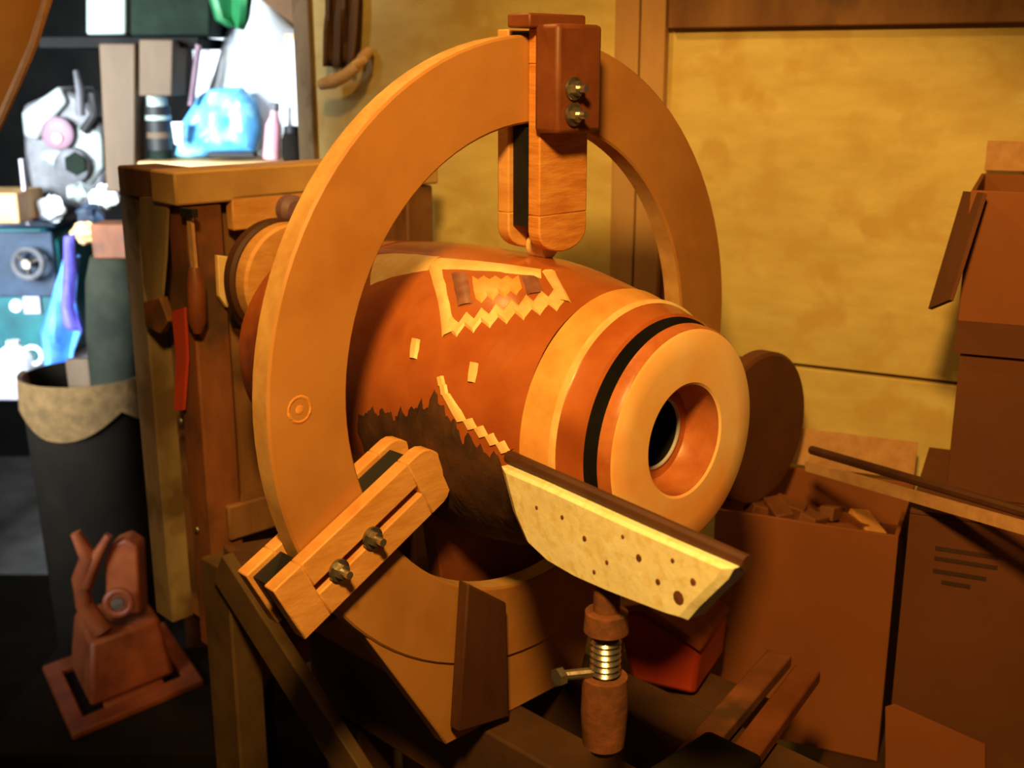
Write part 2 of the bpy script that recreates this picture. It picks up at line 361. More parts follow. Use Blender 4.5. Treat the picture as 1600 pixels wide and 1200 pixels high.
inlay('dark_block', [(704, 428), (708, 450), (714, 480)], [(732, 428), (736, 450), (740, 474)], 'purple_heart')
inlay('dark_block', [(812, 432), (818, 445), (822, 462)], [(842, 434), (848, 448), (852, 458)], 'purple_heart')
inlay('middle_block', zig((738, 432), (810, 432), 4, 3), zig((744, 474), (816, 456), 4, 5), 'pale_band')
inlay('jagged_edge', zig((682, 594), (690, 622), 2, 3) + zig((704, 650), (790, 712), 5, 4), zig((694, 590), (704, 618), 2, 3) + zig((722, 646), (806, 704), 5, 5), 'sapwood')
bk_ = sorted(q for q in (surf(*p) for p in ((560, 640), (585, 632), (620, 640), (660, 622), (688, 606), (702, 640), (722, 668), (760, 696), (795, 720), (850, 748), (900, 770))) if q)
bk_.append((bk_[-1][0] + .02, bk_[-1][1] + .35))
rows = []
for i in range(49):
    L = bk_[0][0] + (bk_[-1][0] - bk_[0][0])*i/48
    for (La, ta), (Lb, tb_) in zip(bk_, bk_[1:]):
        if La <= L <= Lb + 1e-9: t0 = ta + (tb_ - ta)*(L - La)/max(1e-6, Lb - La); break
    t0 += .03*math.sin(i*2.1) + .02*math.sin(i*4.3)
    rows.append([SP(L, t0 + (5.9 - t0)*k/22, -.0006 if k in (0, 22) else .0022 + .0012*math.sin(i*1.3 + k*2.1)) for k in range(23)])
build('bark', MB().grid(rows, True), 'bark', log)
for x, y in ((648, 545), (739, 582)):
    inlay('pale_fleck', [(x - 5, y - 16), (x - 8, y), (x - 8, y + 14)], [(x + 9, y - 14), (x + 8, y), (x + 4, y + 16)], 'sapwood', .0022)  # small pale flecks raised on the log's skin
# spindle, faceplate and pulley of the headstock
head = thing('headstock', 'wooden belt pulley and steel spindle behind the plywood ring', 'lathe pulley', F(-.45, 0, -.07))
po = F(0, .016, .022)
pl = build('pulley', MB().rev(po, N, [(-.452, .02), (-.452, .066), (-.448, .070), (-.430, .070), (-.426, .067), (-.426, .02)], 64), 'lath', head)
build('rim', MB().rev(po, N, [(-.474, .02), (-.474, .069), (-.470, .073), (-.457, .073), (-.453, .069), (-.453, .02)], 64), 'dark_brown', pl)
build('hub', MB().rev(po, N, [(-.426, .03), (-.412, .028), (-.410, .01)], 40), 'stained_block', pl)
build('pulley_shaft', MB().tube([po + N*-.56, po + N*-.405], .012, 20), 'steel', head)
build('spindle', MB().tube([axo + N*-.525, axo + N*-.36], .016, 20), 'steel', head)
build('faceplate', MB().rev(axo, N, [(-.372, .01), (-.372, .07), (-.356, .07), (-.352, .05), (-.352, .01)], 48), 'steel', head)

# ============================================================ tool rest on its post
zr = EYE.z - .30
q0 = at_z(788, 722, zr); q1 = at_z(1155, 886, zr)
td = (q1 - q0).normalized(); tn = V((td.y, -td.x, 0))           # tn faces the turner
if tn.y > 0: tn = -tn
def tr(px, py):
    d = ray(px, py); t = (q0 - EYE).dot(tn)/d.dot(tn); return EYE + d*t
trst = thing('tool_rest', 'speckled cream painted tool rest below the ringed log end', 'tool rest', (q0 + q1)/2 + Z*-.33)
ol = [(790, 727), (850, 752), (1000, 820), (1154, 886), (1145, 902), (1100, 945), (1082, 966), (1060, 960), (1020, 945), (960, 922), (905, 898), (860, 872), (828, 842), (808, 795)]
pts = [tr(*p) for p in ol]
blade = MB(); k = len(pts); hi = [p + tn*.004 for p in pts]; cen = sum(pts, V((0, 0, 0)))/k
inner = [cen + (p - cen)*.93 + tn*.007 for p in pts]; bk = [p - tn*.012 for p in pts]
blade.add(inner, [tuple(range(k))]); blade.grid([inner + inner[:1], hi + hi[:1]], True); blade.grid([hi + hi[:1], bk + bk[:1]], False); blade.add(bk, [tuple(range(k))])
bl = build('blade', blade, 'cream_paint', trst)
lip = MB().tube([tr(786, 716) - tn*.006, tr(1000, 812) - tn*.006, tr(1158, 884) - tn*.006], .0055, 10)
build('top_rail', lip, 'dark_brown', bl)
for x, y, r in ((1010, 868, .0032), (925, 838, .0025), (1063, 872, .002), (1040, 905, .0026), (960, 875, .002), (890, 805, .002), (850, 790, .0018), (1095, 905, .003), (940, 890, .002), (985, 835, .0018)):
    build('paint_chip', MB().rev(tr(x, y) + tn*.0068, tn, [(.0, r), (.0007, r*.8), (.0009, .00005)], 7, False), 'rust', bl)
build('chipped_end', MB().rev(tr(1072, 930) + tn*.0062, tn, [(0, .006), (.0010, .005), (.0014, .0001)], 9, False), 'rust', bl)
pb = tr(936, 915) - tn*.008
build('post', MB().tube([pb + Z*.012, pb - Z*.14], .010, 20), 'rust', trst)
build('collar', MB().rev(pb - Z*.022, -Z, [(0, .010), (.001, .016), (.016, .017), (.018, .010)], 24), 'rust', trst)
cl = build('clamp_boss', MB().rev(pb - Z*.075, -Z, [(0, .011), (.001, .017), (.03, .018), (.058, .016), (.06, .01)], 24), 'rust', trst)
build('locking_bolt', MB().tube([pb - Z*.072 + tn*.0, pb - Z*.072 + tn*.03 - td*.014], .004, 10), 'steel', cl)
build('bolt_head', MB().rev(pb - Z*.072 + tn*.03 - td*.014, tn, [(0, .0001), (0, .007), (.006, .007), (.006, .0001)], 6, False), 'bolt', cl)
build('thread', MB().rev(pb - Z*.045, -Z, [(i*.0025, .0118 if i % 2 else .0098) for i in range(12)], 20), 'bolt', trst)
bx = pb - Z*.14
build('banjo', MB().box(V((bx.x, bx.y, 0)) + Z*(RC.z - .363 + .03) + H*.05, H*.13, N*.03, Z*.028), 'bin', trst, .006)

# ============================================================ lathe bed and stand
zb = RC.z - .363
bed = thing('lathe_stand', 'dark wooden lathe bed on slanting legs under the steady rest', 'lathe stand', F(-.1, 0, -RC.z))
for a in (-.045, .085):
    build('rail', MB().box(F(.06, a, -.363 - .045), N*.36, H*.03, Z*.0448), 'bed_wood', bed, .003)
zs_ = RC.z - .292
build('end_shelf', MB().prism([at_z(*p, zs_) for p in ((348, 852), (448, 836), (500, 880), (425, 935))], Z*-.016), 'old_wood_red', bed, .002)
zl = RC.z - .309
build('leg', MB().box(F(-.43, -.10, -RC.z + zl/2), N*.032, H*.02, Z*zl/2), 'olive_wood', bed, .003)
build('brace', MB().bar(F(-.40, -.124, -.300), F(.03, -.124, -.575), .048, .016, Z), 'olive_wood', bed, .002)
for L, a in ((.36, -.045), (.36, .085), (-.24, .085), (-.24, -.045)):
    build('leg', MB().box(F(L, a, 0) + Z*(-RC.z + zb/2 - .05), N*.025, H*.025, Z*(zb/2 - .05)), 'bed_wood', bed, .003)
build('stretcher', MB().box(F(.06, .035, -.85), N*.28, H*.012, Z*.03), 'bed_wood', bed, .002)

build('tool_shelf', MB().box(F(.03, .20, -.435), N*.11, H*.075, Z*.008), 'bed_wood', bed, .002)

# ============================================================ headstock cabinet (open wooden frame)
cab = thing('headstock_cabinet', 'weathered wooden cabinet frame with pale top beam behind the pulley', 'cabinet', F(-.62, .1, -RC.z))
L0, a0, bt = -.54, -.05, .152
PW = .024
def post(L, a, m, z0=0., top=bt - .04, hw=PW, nm='post'):
    zt_ = RC.z + top
    return build(nm, MB().box(F(L, a, -RC.z + (zt_ + z0)/2), N*hw, H*hw, Z*(zt_ - z0)/2), m, cab, .003)
post(L0, a0, 'old_wood_red', .80); post(L0 - .125, a0, 'grey_wood', .80); post(L0, a0 + .34, 'old_wood'); post(L0 - .125, a0 + .34, 'old_wood')
build('top_beam', MB().box(F(L0, a0 + .165, bt - .018), N*.03, H*.205, Z*.020), 'old_wood_pale', cab, .003)
build('top_beam', MB().box(F(L0 - .085, a0, bt - .019), N*.055, H*.028, Z*.019), 'old_wood', cab, .003)
build('top_board', MB().box(F(L0 - .07, a0 + .20, bt - .03), N*.036, H*.165, Z*.007), 'old_wood_pale', cab, .002)
build('front_panel', MB().box(F(L0 - .012, a0 + .17, -.22), N*.008, H*.15, Z*.345), 'old_wood', cab, .002)
build('side_panel', MB().box(F(L0 - .0625, a0 + .012, -.19), N*.037, H*.006, Z*.285), 'old_wood', cab, .002)
build('floor_board', MB().box(F(L0 - .0625, a0 + .17, .80 - RC.z - .010), N*.09, H*.145, Z*.009), 'bed_wood', cab, .002)
build('middle_rail', MB().box(F(L0 + .012, a0 + .17, -.30), N*.02, H*.17, Z*.024), 'old_wood', cab, .003)
build('bearing_board', MB().box(F(L0 + .022, a0 + .11, .10), N*.008, H*.075, Z*.022), 'lath', cab, .002)
for x, y in ((282, 658), (308, 828)):
    d = ray(x, y); q = F(L0, a0 - PW - .001, 0); t = (q - EYE).dot(H)/d.dot(H); pp = EYE + d*t
    build('screw_head', MB().rev(pp, -H, [(0, .005), (.002, .0045), (.003, .0002)], 14), 'bolt', cab)
# long tools hanging on its side
def side(px, py, d=.03):
    r = ray(px, py); q = F(L0, a0 - d, 0); t = (q - EYE).dot(H)/r.dot(H); return EYE + r*t
sw = thing('hand_saw', 'pale worn saw blade hanging on the side of the weathered cabinet', 'saw', side(245, 480))
build('blade', MB().prism([side(*p) for p in ((222, 308), (266, 308), (262, 400), (256, 470), (240, 486), (228, 440))], -H*.004), 'grey_wood', sw)
build('handle', MB().prism([side(*p, .024) for p in ((236, 470), (262, 462), (276, 500), (262, 520), (240, 508))], -H*.012), 'old_wood_red', sw, .002)
ch = thing('wood_chisel', 'thin pale-ferruled chisel hanging on the cabinet corner post', 'chisel', side(300, 470, .03))
build('blade', MB().bar(side(296, 330, .03), side(304, 420, .03), .010, .004, N), 'card_edge', ch)
build('handle', MB().tube([side(304, 418, .03), side(306, 440, .03), side(308, 500, .03), side(309, 520, .03)], [.007, .011, .012, .006], 12), 'stained_block', ch)
build('guard', MB().box(side(295, 332, .034), N*.014, H*.004, Z*.005), 'black', ch)
rt = thing('red_strap', 'red strap hanging from the side of the weathered cabinet', 'strap', side(280, 600))
build('webbing', MB().prism([side(*p, .03) for p in ((272, 486), (292, 480), (296, 560), (290, 640), (276, 640), (280, 560))], -H*.004), 'red_plastic', rt)
wd = thing('pale_wedge', 'narrow pale wooden wedge beside the belt pulley', 'wedge', F(L0 + .01, -.01, -.1))
wa = [on_ring(x, y, L0 + .03) for x, y in ((335, 398), (352, 400), (360, 470), (350, 480), (338, 462))]
build('wedge_body', MB().prism([F(L0 + .03, a, b) for a, b in wa], N*.008), 'sapwood', wd, .001)
kn = axo  # motor knob by the top beam
build_k = thing('motor_knob', 'small purplish knob under the pale cabinet beam', 'knob', F(L0 + .04, .10, .10))
ka_, kb_ = on_ring(457, 328, L0 + .04)
build('knob_cap', MB().rev(F(L0 + .03, ka_, kb_), N, [(0, .0001), (0, .019), (.012, .019), (.018, .012), (.019, .0001)], 24), 'mauve', build_k)
build('knob_stem', MB().tube([F(L0 + .03, ka_, kb_), F(L0 - .004, ka_, kb_)], .008, 12), 'steel', build_k)

# ============================================================ boxes and bench on the right
zt_b = .72
tb = thing('side_bench', 'dark low bench carrying the cardboard boxes', 'bench', V((.55, 1.15, 0)))
BA = math.radians(24); BD = V((math.cos(BA), -math.sin(BA), 0)); BN = V((-math.sin(BA), -math.cos(BA), 0))   # box face direction and outward normal
def bq(px, py, O):                                       # point on the vertical face plane through O
    d = ray(px, py); t = (O - EYE).dot(BN)/d.dot(BN); return EYE + d*t
build('bench_top', MB().box(V((.66, 1.10, zt_b - .015)), BD*.32, BN*.23, Z*.015), 'bed_wood', tb, .003)
for i in (-.28, .28):
    for j in (-.19, .19): build('leg', MB().box(V((.66, 1.10, (zt_b - .03)/2)) + BD*i + BN*j, BD*.025, BN*.025, Z*(zt_b - .03)/2), 'bed_wood', tb)
def carton(name, label, O, s0, s1, z0, z1, depth, m='card', flaps=(), open_top=True, group='cardboard boxes on the right', tilt=0):
    """O: a point of the front face; s along BD"""
    t = thing(name, label, 'box', V((O.x, O.y, 0)) + BD*((s0 + s1)/2) - BN*depth/2 + Z*z0, group)
    th = .005
    def pp(s, d, z): return V((O.x, O.y, 0)) + BD*s - BN*d + Z*z
    hs, hz = (s1 - s0)/2, (z1 - z0)/2; ms, mz = (s0 + s1)/2, (z0 + z1)/2
    fpanel = build('front_panel', MB().box(pp(ms, th/2, mz), BD*hs, BN*th/2, Z*hz), m, t, .001)
    build('back_panel', MB().box(pp(ms, depth - th/2, mz), BD*hs, BN*th/2, Z*hz), m, t, .001)
    for s in (s0 + th/2, s1 - th/2): build('side_panel', MB().box(pp(s, depth/2, mz), BD*th/2, BN*(depth/2 - th), Z*hz), m, t, .001)
    build('bottom_panel', MB().box(pp(ms, depth/2, z0 + th/2), BD*(hs - th), BN*(depth/2 - th), Z*th/2), m, t)
    if not open_top: build('top_panel', MB().box(pp(ms, depth/2, z1 + th/2 + .0005), BD*hs, BN*depth/2, Z*th/2), m, t, .001)
    for kind, ang, ln in flaps:
        ca, sa = math.cos(ang), math.sin(ang)            # ang 0 = flat outward, 90 = straight up, -70 = hanging
        if kind == 'left': c, e1, e2, up = pp(s0, depth/2, z1), -BD, BN*depth/2*.96, Z
        if kind == 'right': c, e1, e2, up = pp(s1, depth/2, z1), BD, BN*depth/2*.96, Z
        if kind == 'front': c, e1, e2, up = pp(ms, 0, z1), BN, BD*hs*.98, Z
        if kind == 'back': c, e1, e2, up = pp(ms, depth, z1), -BN, BD*hs*.98, Z
        d = e1*ca + up*sa; nn = e2.normalized().cross(d)
        build('flap', MB().box(c + d*(ln/2 + .002) + up*.002, d*ln/2, e2, nn*.002), 'card_shaded' if kind == 'left' else 'card_edge', t)
    return t, pp, fpanel
# box A
OA = at(1270, 820, 1.30); OA.z = 0
zA1 = at(1270, 818, 1.30).z
sA0 = (bq(1112, 900, OA) - OA).dot(BD); sA1 = (bq(1398, 900, OA) - OA).dot(BD)
bA, ppA, fA = carton('cardboard_box', 'open cardboard box full of wood offcuts beside the stacked boxes', OA, sA0, sA1, zt_b + .001, zA1, .20, 'card', (('back', math.radians(75), .05),))
for i in range(16):
    s = sA0 + .03 + (sA1 - sA0 - .06)*random.random(); d = .03 + .15*random.random(); r = random.uniform(.015, .03); an = random.random()*3
    o = build('wood_offcut', MB().box((0, 0, r*.5), (r, 0, 0), (0, r*.55, 0), (0, 0, r*.5)), random.choice(['stained_block', 'old_wood_red', 'old_wood_red', 'bore', 'lath']), None, .002)
    o.location = ppA(s, d, zA1 - .055 + .03*(i/16)); o.rotation_euler = (random.uniform(-.3, .3), random.uniform(-.3, .3), an)
    tag(o, 'small reddish wood offcut heaped in the open cardboard box', 'offcut', 'offcuts in the open box')
build('offcut_tray', MB().box(ppA((sA0 + sA1)/2, .105, zA1 - .065), BD*((sA1 - sA0)/2 - .007), BN*.097, Z*.004), 'card_shaded', bA)
# box B (nearer, printed)
OB = at(1500, 850, 1.17); OB.z = 0
zB1 = at(1470, 815, 1.17).z
sB0 = (bq(1412, 900, OB) - OB).dot(BD); sB1 = sB0 + .36
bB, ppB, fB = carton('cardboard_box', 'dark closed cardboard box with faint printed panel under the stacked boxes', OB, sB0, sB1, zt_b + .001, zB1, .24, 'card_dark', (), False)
for z_, s_a, s_b in ((.035, .02, .085), (.047, .02, .085), (.062, .02, .075), (.074, .03, .06)):
    build('print_line', MB().box(ppB(sB0 + (s_a + s_b)/2 + .01, -.0006, zB1 - z_), BD*(s_b - s_a)/2, BN*.0005, Z*.0022), 'card_print', fB)
build('edge_flap', MB().prism([bq(*p, OB) + BN*.012 for p in ((1386, 1096), (1400, 1092), (1540, 1154), (1540, 1195), (1386, 1195))], BN*.004), 'card', bB)
# stacked boxes C (open, on top) and D
OD = at(1550, 770, 1.22); OD.z = 0
zD1 = at(1550, 548, 1.22).z
sD0 = (bq(1490, 650, OD) - OD).dot(BD)
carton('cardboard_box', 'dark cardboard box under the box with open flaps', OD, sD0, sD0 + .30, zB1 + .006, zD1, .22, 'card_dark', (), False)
zC1 = at(1545, 300, 1.22).z
carton('cardboard_box', 'cardboard box with open flaps standing on the dark box by the wall', OD + BN*.004, sD0 - .006, sD0 + .30, zD1 + .007, zC1, .23, 'card', (('back', math.radians(80), .036), ('right', math.radians(60), .08)))
bC = [o for o in bpy.data.objects if o.get('label', '').startswith('cardboard box with open')][0]
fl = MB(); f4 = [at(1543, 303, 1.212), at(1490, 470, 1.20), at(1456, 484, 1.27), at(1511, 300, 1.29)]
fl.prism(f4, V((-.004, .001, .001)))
build('hanging_flap', fl, 'card_shaded', bC)
bs = build('overhang_shade', MB().box(OD + BN*.006 + BD*(sD0 + .147) + Z*(zD1 + .012), BD*.153, BN*.0015, Z*.018), 'card_dark')  # dark strip painting the overhang shadow between the stacked boxes
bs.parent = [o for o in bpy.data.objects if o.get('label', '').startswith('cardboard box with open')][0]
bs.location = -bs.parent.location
# stick along the boxes
k0, k1 = at(1268, 703, 1.36), at(1640, 812, 1.03)
stk = build('thin_stick', MB().tube([k0, (k0 + k1)/2, k1], .0055, 8), 'dark_brown')
tag(stk, 'thin dark stick lying across the cardboard boxes by the wall', 'stick')
ed = build('pale_lath', MB().bar(at(1262, 728, 1.365), at(1640, 836, 1.02), .012, .008, Z), 'card_edge')
tag(ed, 'pale narrow lath lying under the dark stick', 'lath')
# dark disc standing behind the log
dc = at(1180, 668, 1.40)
dsk = thing('dark_disc', 'dark brown disc standing on edge behind the log end', 'disc', dc - Z*.11)
build('disc_face', MB().rev(dc, N, [(-.012, .0001), (-.012, .095), (-.009, .099), (.009, .099), (.012, .095), (.012, .0001)], 64), 'disc_brown', dsk)
# laths on the bench
for i, (a, b) in enumerate((((1218, 1028), (1068, 1200)), ((1262, 1052), (1140, 1215)))):
    p, q = at_z(*a, zb + .012), at_z(*b, zb + .012)
    q = p + (q - p)*1.15
    o = build('wooden_lath', MB().bar(p, q, .028, .014, H), 'old_wood_red' if i == 0 else 'stained_block', None, .002)
    tag(o, ('reddish' if i == 0 else 'darker') + ' flat wooden lath in front of the open cardboard box', 'lath', 'laths by the open box')
rc = at(1030, 1030, 1.18)
rcs = thing('red_case', 'red plastic case behind the tool rest post', 'case', rc - Z*.05)
build('case_body', MB().prism([at(*p, 1.18) for p in ((962, 960), (1000, 955), (1094, 1020), (1086, 1088), (985, 1065))], V((.05, .10, 0))), 'red_plastic', rcs, .006)
build('case_lid', MB().prism([at(*p, 1.175) for p in ((958, 950), (1004, 945), (1098, 1010), (1094, 1022), (1000, 957), (962, 962))], V((.05, .10, 0))), 'iron_red', rcs, .003)

# ============================================================ left foreground: red iron bracket on a low stool
ys = 1.95
zs = at(200, 1120, ys).z
stool = thing('low_stool', 'black low stool holding the red iron bracket', 'stool', V((at(200, 1120, ys).x, ys + .1, 0)))
sx = at(200, 1120, ys).x
build('stool_seat', MB().box(V((sx, ys + .08, zs - .02)), V((.24, 0, 0)), V((0, .2, 0)), Z*.018), 'bin', stool, .004)
for i in (-.2, .2):
    for j in (-.08, .24): build('leg', MB().box(V((sx + i, ys + j, (zs - .038)/2)), V((.02, 0, 0)), V((0, .02, 0)), Z*(zs - .038)/2), 'bin', stool)
brk = thing('iron_bracket', 'rusty red cast iron bearing bracket with slotted base plate', 'bracket', V((sx, ys, zs)))
bp0 = [at_z(*p, zs + .012) for p in ((66, 1040), (112, 1148), (318, 1062), (268, 985))]
c4 = sum(bp0, V((0, 0, 0)))/4
ux = (bp0[2] - bp0[1]); uy = (bp0[0] - bp0[1])
def bl_(i, j, z=0): return bp0[1] + ux*i + uy*j + Z*z
bpm = MB()
bpm.prism([bl_(0, 0), bl_(1, 0), bl_(1, .16), bl_(0, .16)], Z*-.014); bpm.prism([bl_(0, .84), bl_(1, .84), bl_(1, 1), bl_(0, 1)], Z*-.014)
bpm.prism([bl_(0, .16), bl_(.12, .16), bl_(.12, .84), bl_(0, .84)], Z*-.014); bpm.prism([bl_(.88, .16), bl_(1, .16), bl_(1, .84), bl_(.88, .84)], Z*-.014)
bpm.prism([bl_(.28, .16), bl_(.74, .16), bl_(.74, .84), bl_(.28, .84)], Z*-.014)
build('base_plate', bpm, 'iron_red', brk, .003)
b0 = [bl_(.18, .2), bl_(.84, .2), bl_(.84, .85), bl_(.18, .85)]; mid = bl_(.5, .55)
tp = [mid + (p - mid)*.80 + Z*.125 for p in b0]
body = MB().add(b0 + tp, [(0, 1, 5, 4), (1, 2, 6, 5), (2, 3, 7, 6), (3, 0, 4, 7), (4, 5, 6, 7), (0, 3, 2, 1)])
build('body', body, 'iron_red', brk, .01)
ybk = tp[0].y
for pts_, w_ in ((((160, 985), (132, 945), (126, 905), (138, 870), (118, 832)), .017), (((134, 915), (148, 875), (170, 836)), .012)):
    ps = [at(x, y, ybk + .035) for x, y in pts_]
    build('horn', MB().tube(ps, [w_*1.3] + [w_]*(len(ps) - 2) + [w_*.6], 12), 'iron_red', brk)
build('cap', MB().prism([at(*p, ybk + .05) for p in ((165, 960), (163, 880), (172, 852), (195, 842), (215, 856), (220, 960))], V((0, .05, 0))), 'iron_red', brk, .006)
bo = at(186, 940, ybk)
build('bore_ring', MB().torus(bo + V((0, -.004, 0)), V((.2, -1, .2)), .022, .007, 24, 8), 'iron_red', brk)
build('bolt', MB().rev(bo + V((0, -.004, 0)), V((.2, -1, .2)), [(0, .0001), (0, .013), (.014, .012), (.015, .0001)], 6, False), 'bolt', brk)

# ============================================================ left background clutter
yb = 2.25
# big dark bin with burlap at the rim
bc = at(140, 640, yb + .18); zbin = at(140, 625, yb).z
bn = thing('waste_bin', 'large black waste bin with sacking over its rim', 'bin', V((bc.x, bc.y, 0)))
rr = (at(232, 640, yb + .18) - at(40, 640, yb + .18)).x/2
build('bin_wall', MB().rev(V((bc.x, bc.y, 0)), Z, [(.02, .0001), (.0, rr*.8), (zbin, rr), (zbin + .008, rr*1.03), (zbin + .008, rr*.97), (zbin - .01, rr*.96), (zbin - .12, rr*.94), (zbin - .12, .0001)], 40), 'bin', bn)
sk = MB(); rows = []
for i in range(22):
    q = math.radians(178 + i*8.2); rows.append([V((bc.x, bc.y, 0)) + V((math.cos(q), math.sin(q), 0))*(rr*x) + Z*(zbin + z - (.03 + .055*abs(math.sin(q*1.7)))*(k == 3)) for k, (x, z) in enumerate(((.9, -.04), (.96, .012), (1.035, .015), (1.05 + .01*math.sin(q*9), -.02)))])
build('sacking', sk.grid(rows, True), 'burlap', bn)
tpz = [at(x, y, yb + .16) for x, y in ((180, 640), (182, 520), (180, 440), (178, 400))]
o = build('rolled_tarp', MB().tube(tpz, [.05, .062, .060, .048], 18), 'tarp'); tag(o, 'dark green rolled tarpaulin standing in the waste bin', 'tarpaulin')
o = build('wood_scrap', MB().bar(at(132, 640, yb + .14), at(122, 560, yb + .14), .05, .02, V((1, 0, 0))), 'brown_board', None, .003); tag(o, 'brown board end sticking out of the waste bin', 'board')
o = build('red_carton', MB().box(at(180, 374, yb + .16), V((.038, 0, 0)), V((0, .035, 0)), Z*.036), 'old_wood_red', None, .004); tag(o, 'small red-brown carton resting on the rolled tarpaulin', 'carton')
# workbench in the other bay
yw = 2.95
zw = at(40, 600, yw - .2).z
wb = thing('workbench', 'pale workbench in the daylit bay carrying the teal machine', 'workbench', V((-1.35, yw + .15, 0)))
build('bench_top', MB().box(V((-1.45, yw + .15, zw - .02)), V((.45, 0, 0)), V((0, .36, 0)), Z*.02), 'lilac_grey', wb, .004)
for i in (-.4, .4):
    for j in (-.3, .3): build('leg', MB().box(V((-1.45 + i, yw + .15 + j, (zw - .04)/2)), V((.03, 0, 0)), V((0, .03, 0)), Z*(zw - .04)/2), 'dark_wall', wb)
# teal machine with handwheel
x0, x1 = at(-40, 450, yw).x, at(98, 450, yw).x; z0, z1 = zw, at(40, 352, yw).z
tm = thing('teal_machine', 'teal enamelled machine with dark handwheel on the workbench', 'machine', V(((x0 + x1)/2, yw + .12, zw)))
mx_, hx = (x0 + x1)/2, (x1 - x0)/2
build('housing', MB().prism([V((x0, yw, z0)), V((x1 - .03, yw, z0)), V((x1, yw, z0 + .12)), V((x1, yw, z1 - .04)), V((x1 - .04, yw, z1)), V((x0, yw, z1))], V((0, .26, 0))), 'teal', tm, .012)
build('top_cover', MB().box(V((mx_, yw + .12, z1 + .008)), V((hx + .01, 0, 0)), V((0, .15, 0)), Z*.012), 'navy', tm, .006)
build('dark_panel', MB().box(V((mx_ + .02, yw - .004, z1 - .10)), V((hx - .03, 0, 0)), V((0, .006, 0)), Z*.085), 'navy', tm, .004)
wc = at(44, 412, yw - .05)
hw_ = build('handwheel', MB().torus(wc, V((0, -1, .1)), .036, .008, 32, 8), 'machine_grey', tm)
build('wheel_hub', MB().tube([wc + V((0, .05, 0)), wc + V((0, -.015, 0))], .012, 14), 'steel', hw_)
for k_ in range(3):
    q = k_*2*math.pi/3 + .4; build('spoke', MB().tube([wc, wc + V((math.cos(q), 0, math.sin(q)))*.036], .004, 8), 'steel', hw_)
build('name_plate', MB().box(at(50, 475, yw - .006), V((.022, 0, 0)), V((0, .003, 0)), Z*.026), 'lilac_grey', tm, .002)
build('lamp_lens', MB().rev(at(26, 478, yw), V((0, -1, 0)), [(0, .018), (.008, .015), (.012, .0001)], 20), 'white_plastic', tm)
# white jug
o = thing('white_jug', 'white plastic jug on the bench below the teal machine', 'jug', V((at(28, 600, yw - .16).x, yw - .16, zw)))
jz = at(28, 532, yw - .16).z - zw
build('jug_body', MB().rev(V((at(28, 600, yw - .16).x, yw - .16, zw)), Z, [(0, .0001), (0, .04), (.01, .046), (jz*.6, .045), (jz*.8, .03), (jz*.88, .016), (jz, .016), (jz, .0001)], 28), 'white_plastic', o)
build('jug_handle', MB().torus(V((at(28, 600, yw - .16).x + .046, yw - .16, zw + jz*.62)), V((0, 1, 0)), .022, .006, 20, 8), 'white_plastic', o)
# white grinder/drill machine standing on the teal one
wm = thing('white_machine', 'grubby white workshop machine with dark dials above the teal machine', 'machine', at(100, 345, yw + .1))
yz = yw + .02
build('column', MB().prism([at(*p, yz) for p in ((56, 345), (36, 240), (34, 165), (95, 138), (128, 152), (160, 190), (168, 260), (160, 300), (130, 330), (110, 345))], V((0, .20, 0))), 'machine_grey', wm, .012)
build('hood', MB().prism([at(*p, yz - .02) for p in ((32, 175), (92, 134), (104, 160), (70, 200), (58, 220), (36, 214))], V((0, .24, 0))), 'machine_white', wm, .008)
build('side_cover', MB().prism([at(*p, yz - .012) for p in ((120, 195), (158, 205), (162, 262), (140, 290), (60, 250), (66, 235), (110, 235))], V((0, .2, 0))), 'machine_white', wm, .008)
d1 = build('dial', MB().rev(at(92, 208, yz - .02), V((0, -1, 0)), [(0, .042), (.012, .040), (.016, .030), (.014, .0001)], 32), 'mauve', wm)
build('dial_centre', MB().rev(at(90, 216, yz - .036), V((0, -1, 0)), [(0, .014), (.006, .012), (.008, .0001)], 20), 'pink', d1)
build('motor', MB().rev(at(118, 258, yz - .01), V((0, -1, 0)), [(0, .045), (.03, .043), (.036, .03), (.036, .0001)], 32), 'machine_grey', wm)
build('motor_vent', MB().rev(at(118, 256, yz - .047), V((0, -1, 0)), [(0, .030), (.004, .028), (.004, .0001)], 6, False), 'dark_green', wm)
build('lever', MB().tube([at(126, 180, yz), at(124, 140, yz), at(118, 110, yz)], [.012, .010, .006], 10), 'machine_grey', wm)
build('arm', MB().tube([at(130, 205, yz - .02), at(148, 180, yz - .02), at(145, 145, yz - .02)], [.012, .012, .012], 10), 'black', wm)
# crumpled paper
def blob(name, label, cat, c, r, m, seed, sq=(1, 1, 1), grp=None):
    rnd = random.Random(seed); ph = [rnd.uniform(0, 6.3) for _ in range(6)]; mb = MB(); rows = []
    for i in range(11):
        u = math.pi*i/10; row = []
        for j in range(18):
            q = 2*math.pi*j/18
            k = 1 + .16*math.sin(3*q + ph[0] + 2*u) + .13*math.sin(5*u + ph[1] + q) + .10*math.sin(7*q + ph[2])*math.sin(u)
            row.append(V(c) + V((math.sin(u)*math.cos(q)*sq[0], math.sin(u)*math.sin(q)*sq[1], math.cos(u)*sq[2]))*(r*k))
        rows.append(row)
    o = build(name, mb.grid(rows, True, True), m); return tag(o, label, cat, grp)
for i, (x, y, r, m_, lb) in enumerate(((162, 308, .034, 'white_plastic', 'tall white paper wad beside the brown post'), (80, 326, .036, 'white_plastic', 'flattened white paper wad next to the cream plank'), (122, 300, .026, 'machine_white', 'small greyish paper wad below the machine motor'))):
    blob('paper_wad', lb, 'paper', at(x, y, yw - .06), r, m_, i, (1, .8, .8), 'crumpled papers')
